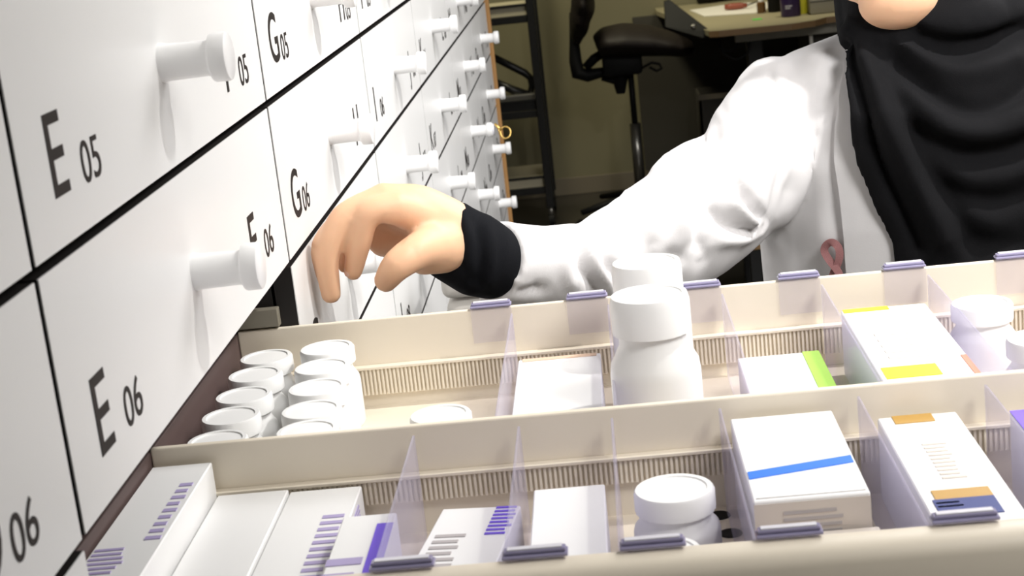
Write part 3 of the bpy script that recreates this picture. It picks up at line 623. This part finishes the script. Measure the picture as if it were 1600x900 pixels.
# task chair
YC = 7.35
t = empty('office_chair', at(1000, 320, Y=YC).xy.to_3d(), label='black saddle seat office chair on a tall gas lift by the back wall', cat='chair')
def Q(px, py, dy=0): return at(px, py, Y=YC + dy)
bm = B(); s0 = Q(1000, 72); tube(bm, [Q(932, 72), Q(945, 66), Q(975, 62), Q(1010, 63), Q(1045, 68), Q(1070, 74), Q(1083, 76)], [(.15, .05), (.20, .068), (.22, .075), (.22, .070), (.20, .055), (.16, .042), (.10, .028)], 24)
link('seat', voxel(bm, .014, 6), M['seat'], t)
bm = B()
for k, (p, w_, h_) in enumerate([(Q(905, -60), .20, .03), (Q(910, -20), .22, .045), (Q(911, 5), .22, .055), (Q(906, 28), .19, .045), (Q(900, 42), .12, .03)]): blob(bm, p, (h_, w_, .09))
link('backrest', voxel(bm, .014, 5), M['seat'], t)
bm = B(); tube(bm, [Q(896, 20), Q(897, 60), Q(899, 95), Q(903, 114), Q(918, 118), Q(945, 112), Q(985, 100)], [(.03, .02), (.03, .022), (.03, .03), (.035, .035), (.035, .030), (.035, .022), (.03, .02)], 14)
tube(bm, [Q(915, 106), Q(928, 92), Q(940, 84)], [.02, .022, .02], 12); obj('back_support', bm, M['plastic'], t, True)
bm = B(); mp = Q(972, 100); box(bm, mp.x - .09, mp.x + .09, YC - .09, YC + .09, mp.z - .045, mp.z + .05, .02); tube(bm, [Q(968, 112), Q(970, 146)], [.045, .02], 12); tube(bm, [Q(940, 122), Q(960, 126), Q(985, 112)], [.012, .02, .02], 10)
obj('tilt_mechanism', bm, M['plastic'], t, auto=True)
bm = B(); tube(bm, [Q(1000, 108, -.08), Q(1018, 98, -.08), Q(1030, 100, -.08), Q(1034, 107, -.08), Q(1026, 111, -.08), Q(1015, 105, -.08)], .006, 8); obj('tilt_lever', bm, M['plastic'], t, True)
top, mid, bot = Q(985, 110), Q(993, 196), Q(1000, 292)
mid.x = bot.x = top.x = (top.x + mid.x + bot.x) / 3
bm = B(); tube(bm, [top, mid], .014, 16); obj('lift_piston', bm, M['plastic'], t, True)
bm = B(); tube(bm, [mid + Vector((0, 0, .01)), bot], .026, 16); obj('lift_column', bm, M['chrome'], t, True)
hub = Vector((top.x, YC, .115))
bm = B(); tube(bm, [hub + Vector((0, 0, .06)), hub - Vector((0, 0, .03))], [.035, .045], 16); tube(bm, [bot, hub], .03, 12); obj('base_hub', bm, M['plastic'], t, True)
for k in range(5):
    a = math.radians(200 + 72 * k); d = Vector((math.cos(a), math.sin(a), 0)); e = hub + d * .30
    b = B(); tube(b, [hub, hub + d * .15 + Vector((0, 0, .005)), e - Vector((0, 0, .02))], [(.028, .022), (.024, .018), (.016, .013)], 10); l = obj('base_leg', b, M['plastic'], t, True)
    b = B(); s = d.cross(Vector((0, 0, 1))); c0 = Vector((e.x, e.y, .0315)); tube(b, [c0 - s * .022, c0 + s * .022], .030, 18); obj('caster', b, M['plastic'], l, auto=True)
# wire rack
YR = 7.45
t = empty('storage_rack', (-.2, YR, 0), label='black metal shelf rack on casters behind the end of the cabinet', cat='rack')
xr = .005; ztop = 1.75
for i, (x, y) in enumerate(((xr, YR - .02), (xr, YR + .40), (-.62, YR - .02), (-.62, YR + .40))):
    b = B(); box(b, x - .019, x + .019, y - .019, y + .019, .10, ztop, .003); obj('post', b, M['metal'], t)
    b = B(); c0 = Vector((x, y, .034)); tube(b, [c0 - Vector((.012, 0, 0)), c0 + Vector((.012, 0, 0))], .033, 20); cw = obj('caster', b, M['plastic'], t, auto=True)
    b = B(); tube(b, [(x, y, .055), (x, y, .105)], [.017, .013], 14); obj('caster_stem', b, M['chrome'], cw, True)
for py, nm in ((16, 'shelf'), (166, 'shelf'), (287, 'shelf')):
    z = at(820, py, Y=YR).z; b = B(); box(b, -.60, xr - .02, YR, YR + .38, z - .022, z + .02, .002); s = obj(nm, b, M['shelf'] if py != 166 else M['metal'], t)
    b = B(); box(b, -.60, xr - .02, YR - .012, YR, z - .055, z - .022, .002); obj('shelf_rail', b, M['metal'], s)
    b = B(); box(b, -.60, xr - .02, YR - .010, YR, z + .020, z + .032, .002); obj('shelf_lip', b, M['metal'], s)
zs = at(820, 166, Y=YR).z + .021
def S(px, py, dy=.1): return at(px, py, Y=YR + dy)
t = empty('folded_step_frame', S(800, 150), label='folded black tubular frame with a bent handle lying on the rack shelf', cat='frame')
bm = B(); tube(bm, [S(768, 88), S(800, 104), S(820, 114), S(829, 122), S(831, 134), S(828, 150)], [.017, .018, .018, .016, .015, .015], 12); obj('bent_handle', bm, M['metal'], t, True)
bm = B(); tube(bm, [S(768, 126), S(800, 140), S(836, 152)], [.018, .020, .020], 12); obj('lower_bar', bm, M['metal'], t, True)
bm = B(); p = S(805, 158); box(bm, p.x - .10, p.x + .10, p.y - .04, p.y + .05, zs, zs + .028, .006); obj('foot_plate', bm, M['chrome'], t)
# desk
YD = 6.75; zd = at(1180, 42, Y=YD).z
t = empty('desk', (1.25, 7.3, 0), label='wood edged standing desk with clutter in the upper background', cat='desk')
A_ = at(1108, 48, Y=YD); xd0 = A_.x
def prism(bm, poly, z0, z1):
    a = [bm.verts.new((x, y, z0)) for x, y in poly]; b_ = [bm.verts.new((x, y, z1)) for x, y in poly]; n_ = len(poly)
    bm.faces.new(a[::-1]); bm.faces.new(b_)
    for i in range(n_): bm.faces.new((a[i], a[(i + 1) % n_], b_[(i + 1) % n_], b_[i]))
bl = at(1046, 0, Z=zd)
poly = [(xd0, YD + .02), (xd0 + .04, YD), (xd0 + .34, YD - .02), (xd0 + .44, YD + .02), (xd0 + .50, YD + .10), (2.6, YD + .10), (2.6, 8.18), (xd0 - .16, 8.18), (xd0 - .16, 8.0)]
bm = B(); prism(bm, poly, zd - .022, zd); obj('desk_top', bm, M['desk'], t)
bm = B(); prism(bm, [(x, y - .001) for x, y in poly[:6]] + [(2.6, YD + .13), (xd0 + .49, YD + .13), (xd0 + .42, YD + .05), (xd0 + .34, YD + .012), (xd0 + .04, YD + .03), (xd0 + .02, YD + .05)], zd - .026, zd - .001); obj('wood_edge', bm, M['deskedge'], t)
bm = B(); box(bm, xd0 + .12, 2.4, YD + .16, YD + .20, zd - .075, zd - .027, .003); obj('cross_beam', bm, M['printer'], t)
for x in (xd0 + .22, 2.3):
    b = B(); box(b, x - .035, x + .035, YD + .35, YD + .42, .02, zd - .026, .004); l = obj('leg', b, M['metal'], t)
    b = B(); box(b, x - .04, x + .04, YD + .05, YD + .75, .0015, .03, .006); obj('foot', b, M['metal'], l)
# black tray hanging from the left desk edge
t = empty('keyboard_tray', at(1075, 40, Y=7.0), label='black tilted tray hanging off the left edge of the desk', cat='tray')
bm = B(); pts = [at(1038, 3, Y=7.05), at(1046, 0, Y=7.05), at(1112, 50, Y=6.85), at(1098, 59, Y=6.85), at(1040, 42, Y=6.95)]; th = Vector((0, .05, 0))
a = [bm.verts.new(p) for p in pts]; b_ = [bm.verts.new(p + th) for p in pts]; bm.faces.new(a); bm.faces.new(b_[::-1])
for i in range(5): bm.faces.new((a[i], a[(i + 1) % 5], b_[(i + 1) % 5], b_[i]))
obj('tray_panel', bm, M['plastic'], t)
bm = B(); tube(bm, [at(1098, 55, Y=6.86), at(1120, 60, Y=6.9), at(1126, 58, Y=6.9)], [.02, .014, .010], 10); obj('tray_arm', bm, M['plastic'], t, True)
bm = B(); p = at(1083, 42, Y=6.84); tube(bm, [p, p + Vector((0, -.02, 0))], .012, 12); obj('bolt', bm, M['chrome'], t, True)
for nme, pts, lab in (('cable', [(1118, 60), (1125, 75), (1140, 80), (1152, 70), (1153, 52)], 'thin black cable looping under the left end of the desk, smaller loop'), ('cable', [(1124, 60), (1130, 82), (1150, 93), (1168, 82), (1172, 52)], 'thin black cable hanging in the wider loop under the desk')):
    b = B(); pp = [at(x, y, Y=6.95) for x, y in pts]; cat_ = []
    chain(b, pp, [.005] * len(pp), 8, 5); tag(obj(nme, b, M['plastic'], None, True), lab, 'cable')
def on_desk(px, py): return at(px, py, Z=zd + .001)
# paper, mouse/handset, pen, vial, cup, bottles, box
bm = B(); q = [on_desk(1078, 17), on_desk(1100, 26), on_desk(1195, 20), on_desk(1205, 4), on_desk(1150, 6)]
a = [bm.verts.new(p) for p in q]; b_ = [bm.verts.new(p + Vector((0, 0, .004))) for p in q]; bm.faces.new(a[::-1]); bm.faces.new(b_)
for i in range(5): bm.faces.new((a[i], a[(i + 1) % 5], b_[(i + 1) % 5], b_[i]))
tag(obj('paper_sheet', bm, M['paper']), 'white sheet of paper lying on the background desk', 'paper')
bm = B(); p = on_desk(1125, 3); tube(bm, [p + Vector((-.11, 0, .03)), p + Vector((-.05, .01, .032)), p + Vector((.03, .02, .026)), p + Vector((.20, .02, .026))], [(.028, .028), (.045, .030), (.030, .020), (.035, .022)], 16)
tag(obj('desk_phone_handset', bm, M['plastic'], None, True), 'black rounded handset lying behind the paper on the desk', 'handset')
t = empty('screwdriver', on_desk(1150, 18), label='red and black handled tool lying on the white paper', cat='tool')
p = on_desk(1133, 18) + Vector((0, 0, .020)); p2 = on_desk(1168, 15) + Vector((0, 0, .020)); p3 = on_desk(1186, 9) + Vector((0, 0, .022))
bm = B(); tube(bm, [p, p.lerp(p2, .3), p.lerp(p2, .7), p2], [.012, .016, .015, .009], 12); obj('handle', bm, M['handle'], t, True)
bm = B(); tube(bm, [p2, p3], .004, 8); obj('shaft', bm, M['chrome'], t, True)
def deskjar(name, px, py, r, h, m, lab, cat, capm=None):
    p = on_desk(px, py); t = empty(name, p, label=lab, cat=cat); b = B(); lathe(b, [(0, 0), (r * .95, 0), (r, .005), (r, h * .85), (r * .8, h * .93), (r * .6, h), (0, h)], p, 24); obj('container', b, M[m], t, auto=True)
    b = B(); lathe(b, [(0, h), (r * .62, h), (r * .62, h + .025), (0, h + .025)], p, 20); obj('cap', b, M[capm or 'plastic'], t, auto=True)
    return t
deskjar('glass_vial', 1190, 20, .020, .05, 'amber', 'small amber vial with a pale cap beside the paper', 'vial', 'white')
deskjar('black_cup', 1212, 18, .034, .10, 'plastic', 'dark cup standing between the vial and the purple bottle', 'cup')
tt = deskjar('purple_bottle', 1236, 25, .043, .18, 'purple', 'dark purple bottle with a small white print on the desk', 'bottle')
p = on_desk(1236, 25); b = B(); 
for i, (dz, wl) in enumerate(((.045, .03), (.036, .022))): box(b, p.x - .028, p.x - .028 + wl, p.y - .0455, p.y - .0445 + .003, p.z + dz, p.z + dz + .004)
obj('print', b, M['cliplabel'], tt)
deskjar('yellow_bottle', 1253, 21, .030, .16, 'ybottle', 'bright yellow bottle behind the purple one', 'bottle')
p = on_desk(1300, 18); t = empty('desktop_case', p, label='flat grey case standing at the right of the background desk', cat='case')
bm = B(); box(bm, p.x - .10, p.x + .20, p.y - .05, p.y + .20, zd + .001, zd + .10, .008); obj('housing', bm, M['printer'], t, auto=True)
bm = B(); box(bm, p.x - .10, p.x + .20, p.y - .052, p.y - .050, zd + .052, zd + .056); obj('seam', bm, M['plastic'], t)
bm = B(); q = on_desk(1183, 30); box(bm, q.x - .02, q.x + .02, q.y - .03, q.y + .03, zd + .0005, zd + .0015, 0, Matrix.Translation((0, 0, 0))); tag(obj('tape_strip', bm, M['green']), 'bit of bright green tape stuck on the desk top', 'tape')
# white frame under the desk at the right and bin by the wall
t = empty('drawer_unit', (1.45, 7.1, 0), label='dark pedestal with a white metal frame under the right of the desk', cat='pedestal')
p = at(1264, 44, Y=6.95)
bm = B(); box(bm, p.x, p.x + .5, 6.95, 6.97, p.z - .012, p.z + .004); box(bm, p.x, p.x + .014, 6.95, 6.97, .002, p.z - .012); obj('white_frame', bm, M['paper'], t)
bm = B(); box(bm, p.x + .02, p.x + .5, 6.98, 7.5, .002, p.z - .03, .005); obj('body', bm, M['darkwall'], t)
t = empty('waste_basket', at(1110, 160, Y=7.6), label='dark open basket with a pale rim standing in the shadow under the desk', cat='basket')
p = at(1092, 150, Y=7.6)
bm = B()
for (x0, x1, y0, y1) in ((p.x, p.x + .30, 7.6, 7.61), (p.x, p.x + .30, 7.88, 7.89), (p.x, p.x + .01, 7.6, 7.89), (p.x + .29, p.x + .30, 7.6, 7.89)): box(bm, x0, x1, y0, y1, .002, p.z)
box(bm, p.x, p.x + .30, 7.6, 7.89, .002, .012); obj('basket_wall', bm, M['darkwall'], t)
bm = B(); box(bm, p.x - .006, p.x + .306, 7.592, 7.60, p.z - .02, p.z + .004); obj('rim', bm, M['base'], t)
# dark board added to stand in for the shadow under the desk
t = empty('shadow_board', (1.5, 8.1, 0), label='large dark board added as the shadow under the desk', cat='panel')
p = at(1003, 200, Y=8.12)
bm = B(); box(bm, p.x, 2.6, 8.12, 8.14, .10, zd - .03, .002); obj('board', bm, M['darkwall'], t); bm = B(); box(bm, p.x + .1, p.x + .14, 8.12, 8.16, .001, .10); box(bm, 2.4, 2.44, 8.12, 8.16, .001, .10); obj('support', bm, M['metal'], t)
# low wooden stool seen under the armpit
t = empty('wooden_stool', (.95, 5.6, 0), label='low wooden topped stool seen between the sleeve and the coat', cat='stool')
p = at(1178, 385, Y=5.45)
bm = B(); box(bm, p.x - .12, p.x + .28, 5.45, 5.8, p.z - .014, p.z + .014, .004); obj('top', bm, M['deskedge'], t)
for dx in (-.0, .24):
    for y in (5.48, 5.75): b = B(); box(b, p.x + dx - .015, p.x + dx + .025, y - .015, y + .015, .001, p.z - .014, .003); obj('leg', b, M['metal'], t)
